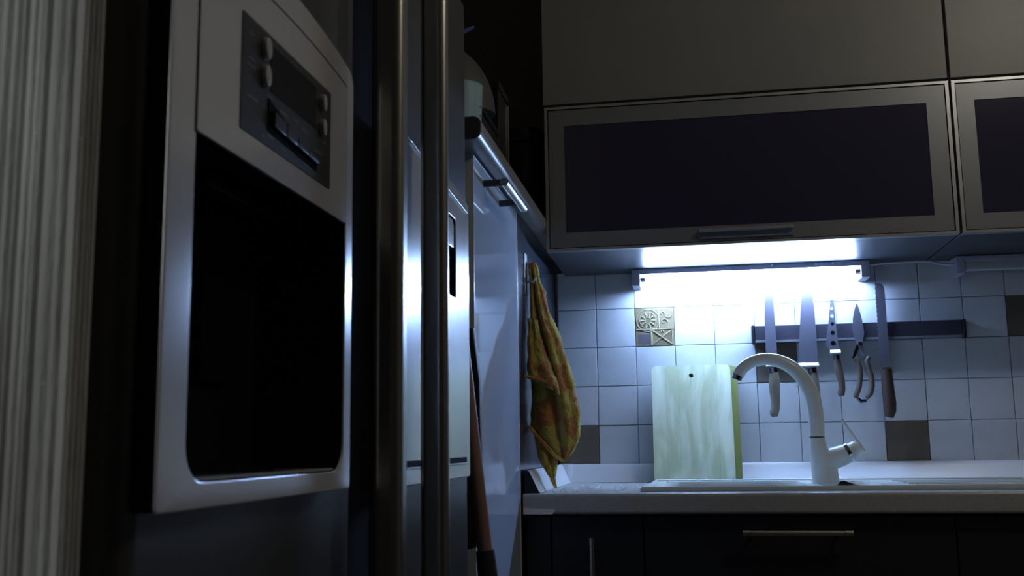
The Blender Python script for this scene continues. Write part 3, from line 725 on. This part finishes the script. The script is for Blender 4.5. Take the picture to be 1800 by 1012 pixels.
grip([(1429, 655), (1430, 668), (1433, 690), (1436, 710), (1436, 724), (1432, 732)], [14, 17, 16, 14, 15, 8], K['wood_l'], k2)
k3 = thing('tomato_knife', 'slim knife with a row of round holes in the blade', 'knife', base((1477, 694)), G)
mb = MB()
def strip_with_holes():
    lv_ = [(527, 1459, 1466), (545, 1458, 1467), (560, 1457, 1468), (575, 1455.5, 1470), (590, 1453, 1472), (607, 1452, 1474), (618, 1461, 1477)]
    mb.prism(pxz([(a, y) for y, a, b in lv_]+[(b, y) for y, a, b in lv_[::-1]]), 'Y', KY-.001, KY+.001)
strip_with_holes(); obj('blade', mb, K['knife'], k3, smooth=20)
for (x, y, r) in ((1462, 542, 2.6), (1462.5, 555.5, 3.0), (1463, 569, 3.0), (1463.5, 584.5, 3.4), (1464.5, 603, 4.2)):
    p = px(x, y, KY); r *= KY/1785
    obj('hole', MB().cyl((p.x, KY-.00125, p.z), (p.x, KY-.00095, p.z), r, 14), K['gasket'] if y > 560 else K['tile'], k3)
zb = px(1459.5, 621, KY).z
obj('bolster', MB().prism([(KY+.006, zb-.001), (KY-.0085, zb-.001), (KY-.0095, zb+.0015), (KY-.0012, zb+.0085), (KY+.006, zb+.0085)], 'X', px(1459.5, 621, KY).x, px(1477.5, 621, KY).x, .0008), K['bolster'], k3)
obj('collar', MB().tube([px(1470, 623, KY), px(1471.5, 632, KY)], [.0075, .0075], 14, flat=.7), K['darkchrome'], k3)
grip([(1471.5, 631), (1473, 643), (1476, 658), (1479.5, 672), (1480, 684), (1478.5, 692), (1474, 694)], [10, 13, 13, 11, 11, 12, 5], K['wood_m'], k3)
sc = thing('poultry_scissors', 'poultry scissors with two brown loop handles closed at the bottom', 'scissors', base((1516, 706)), G)
blade([(1506, 532), (1502, 543), (1499, 560), (1499, 580), (1503, 598), (1509, 607), (1513, 618), (1517, 626), (1521, 624), (1517, 610), (1517, 597), (1519, 585), (1516, 565), (1511, 545)], sc)
obj('blade', MB().prism(pxz([(1513, 560), (1518, 580), (1519, 598), (1514, 607), (1508, 616), (1503, 628), (1498, 631), (1502, 616), (1507, 603), (1509, 590)]), 'Y', KY+.0013, KY+.0033), K['darkchrome'], sc, smooth=20)
p = px(1512, 604, KY); obj('pivot', MB().cyl((p.x, KY-.004, p.z), (p.x, KY+.0035, p.z), .0052, 16), K['chrome'], sc)
grip([(1502, 629), (1508, 634), (1511, 645), (1512, 660), (1510, 680), (1505, 694), (1503, 699)], [8, 9, 9, 9, 9, 9, 5], K['wood_m'], sc)
grip([(1528, 627), (1524, 634), (1527, 648), (1532, 662), (1533, 678), (1530, 692), (1523, 700)], [7, 8, 9, 9, 9, 9, 6], K['wood_m'], sc)
obj('clasp', MB().tube([px(1507, 699, KY), px(1513, 705, KY), px(1523, 704, KY)], [.004, .005, .004], 10), K['darkchrome'], sc)
k5 = thing('bread_knife', 'long serrated bread knife with dark wooden handle at the right of the set', 'knife', base((1562, 732)), G)
L = []; n = 34
for k in range(n+1):
    t = k/n; x = 1537+9.5*t; y = 499+136*t; L.append((x+(1.4 if k % 2 else 0), y))
blade(L+[(1550, 643), (1566, 645), (1564, 620), (1560, 580), (1557, 540), (1554.5, 508), (1552, 501), (1546, 497.5), (1539, 497)], k5)
obj('collar', MB().box(px(1549, 648, KY).x, px(1567, 648, KY).x, KY-.005, KY+.005, px(1558, 650, KY).z, px(1558, 644, KY).z, .001), K['bar'], k5)
grip([(1558.5, 648), (1559.5, 662), (1562, 690), (1564, 708), (1564.5, 722), (1563, 733)], [17, 18, 20, 21, 20, 14], K['wood_d'], k5)

# ------------------------------------------------------------------ hook and towel
hk = thing('wall_hook', 'small steel hook on the panel holding the yellow towel', 'hook', (-.337, 2.165, .33))
obj('plate', MB().box(XF-.0008, XF+.0015, 2.15, 2.18, .315, .405, .0006), K['bar'], hk)
obj('prong', MB().tube([(XF+.001, 2.165, .345), (XF+.016, 2.165, .342), (XF+.021, 2.165, .352)], .003, 10), K['bar'], hk)
TY = 2.19
tw = thing('hand_towel', 'yellow and orange checked terry towel hanging from the hook', 'towel', (-.30, TY, -.09))
def cloth(pairs, depth, crease, ph, name, n=110, sub=16, yoff=0, label=None, hollow=False):
    L0 = [(px(*a, TY+yoff), px(*b, TY+yoff), d) for (a, b), d in zip(pairs, depth)]
    for l, r, d in L0: l.x = max(l.x, -.3335)
    loops = []
    N = len(L0)
    for i in range((N-1)*sub+1):
        f = i/sub; k = min(int(f), N-2); t = f-k
        def cr(g):
            p = [g(L0[max(0, min(N-1, k+q))]) for q in (-1, 0, 1, 2)]
            return .5*((2*p[1])+(p[2]-p[0])*t+(2*p[0]-5*p[1]+4*p[2]-p[3])*t*t+(3*p[1]-p[0]-3*p[2]+p[3])*t**3)
        l, r, d = cr(lambda q: q[0]), cr(lambda q: q[1]), cr(lambda q: q[2])
        c, h = (l+r)/2, (r-l)/2
        pts = []
        for s_ in range(n):
            a = 2*PI*s_/n
            e = 0
            for (ca, wd, dp2) in crease:
                da = (a-ca-ph*i/sub+PI) % (2*PI)-PI
                e += dp2*math.exp(-(da/wd)**2)
            q = 1-e
            co = math.cos(a); si = math.sin(a)
            p = c+h*(abs(co)**.85*(1 if co > 0 else -1))*(1-.3*e)+Vector((0, d*si*q, 0))
            nz = noise.noise(p*28)*.004+noise.noise(p*90)*.0018+noise.noise(p*420)*.0016+noise.noise(p*900)*.0009
            p = p+Vector((co*nz, si*nz*1.6, 0)); p.x = max(p.x, -.3365)
            pts.append(p)
        loops.append(pts)
    if hollow:
        cc = sum(loops[-1], Vector())/n; ring0 = list(loops[-1])
        for f, dz in ((.93, -.0015), (.82, .001), (.74, .012), (.5, .03)): loops.append([cc+(p-cc)*f+Vector((0, 0, dz)) for p in ring0])
    return obj(name, MB().loft(loops), K['towel'], tw, smooth=80, label=label)
main = [((931, 464), (941, 461)), ((929, 480), (946.5, 478)), ((930, 520), (956.5, 515)), ((931, 570), (972, 565)), ((931, 620), (991, 610)), ((931, 660), (1004, 655)), ((929, 700), (1015, 700)), ((927, 735), (1021, 738)), ((935, 754), (1020.5, 765)), ((952, 776), (1012, 785)), ((972, 797), (1000, 803)), ((985, 811), (992, 812.5))]
cloth(main, [.012, .018, .026, .036, .042, .045, .045, .042, .036, .028, .018, .006], [(-PI/2-.25, .22, .75), (-PI/2+.55, .3, .25), (PI*.45, .4, .4)], .05, 'cloth')
cloth([((929, 560), (944, 562)), ((926, 600), (955, 604)), ((922, 640), (970, 648)), ((923, 658), (980, 670)), ((927, 663), (983, 690))], [.012, .019, .026, .030, .027], [(-PI/2-.1, .3, .35)], .0, 'cloth_fold', yoff=-.042, hollow=True, label='turned front fold with a hem')
cloth([((940, 758), (960, 752)), ((942, 785), (979, 782)), ((952, 815), (981, 810)), ((965, 836), (977, 834)), ((971, 848), (977, 847)), ((974.5, 857), (979.5, 858))], [.012, .022, .018, .011, .006, .004], [(-PI/2+.2, .3, .6)], .02, 'cloth_corner', label='twisted lower corner reaching the worktop')
hem = [(922, 661), (935, 664), (952, 668), (968, 673), (979, 683), (982, 694)]
obj('hem', MB().tube([px(a, b, TY-.068+.002*i) for i, (a, b) in enumerate(hem)], [.003, .0045, .0048, .0048, .0045, .003], 10), K['towel'], tw)
hem2 = [(929, 748), (945, 767), (962, 786), (978, 802), (991, 811)]
obj('hem', MB().tube([px(a, b, TY-.036+.006*i) for i, (a, b) in enumerate(hem2)], [.003, .0042, .0046, .0044, .003], 10), K['towel'], tw)

# ------------------------------------------------------------------ water drops on the worktop and the sink edge
random.seed(11); mb = MB()
def drop(x, y, z, r):
    n = 7; mb.loft([[(x+r*q*math.cos(2*PI*k/n), y+r*q*math.sin(2*PI*k/n), z+r*h) for k in range(n)] for h, q in ((.02, 1), (.35, .8), (.55, .35))])
for k in range(130): drop(random.uniform(-.29, -.11)+.0, random.triangular(2.12, 2.5, 2.25), CT+.0002, random.uniform(.0012, .0042))
for k in range(60): drop(random.uniform(-.06, .23), random.uniform(2.508, 2.538), SZ+.0001, random.uniform(.001, .0022))
wd = obj('water_drops', mb, K['water']); tag(wd, 'scattered water drops on the wet worktop left of the sink', 'water', kind='stuff')

# ------------------------------------------------------------------ warm pendant, right of the frame (mirrored in the right cabinet door)
LX, LY, LZ = 1.05, 1.22, 1.30
pl = thing('pendant_lamp', 'small warm globe pendant lamp hanging from the ceiling, above the right of the picture', 'lamp', (LX, LY, LZ-.06))
obj('cord', MB().cyl((LX, LY, LZ+.05), (LX, LY, CZ-.002), .004, 8), K['black'], pl)
obj('bulb', MB().lathe(LX, LY, [(.012, LZ+.051)]+[(.05*math.sin(PI*k/12), LZ+.05*math.cos(PI*k/12)) for k in range(1, 12)]+[(.001, LZ-.05)], 24), K['bulb'], pl)
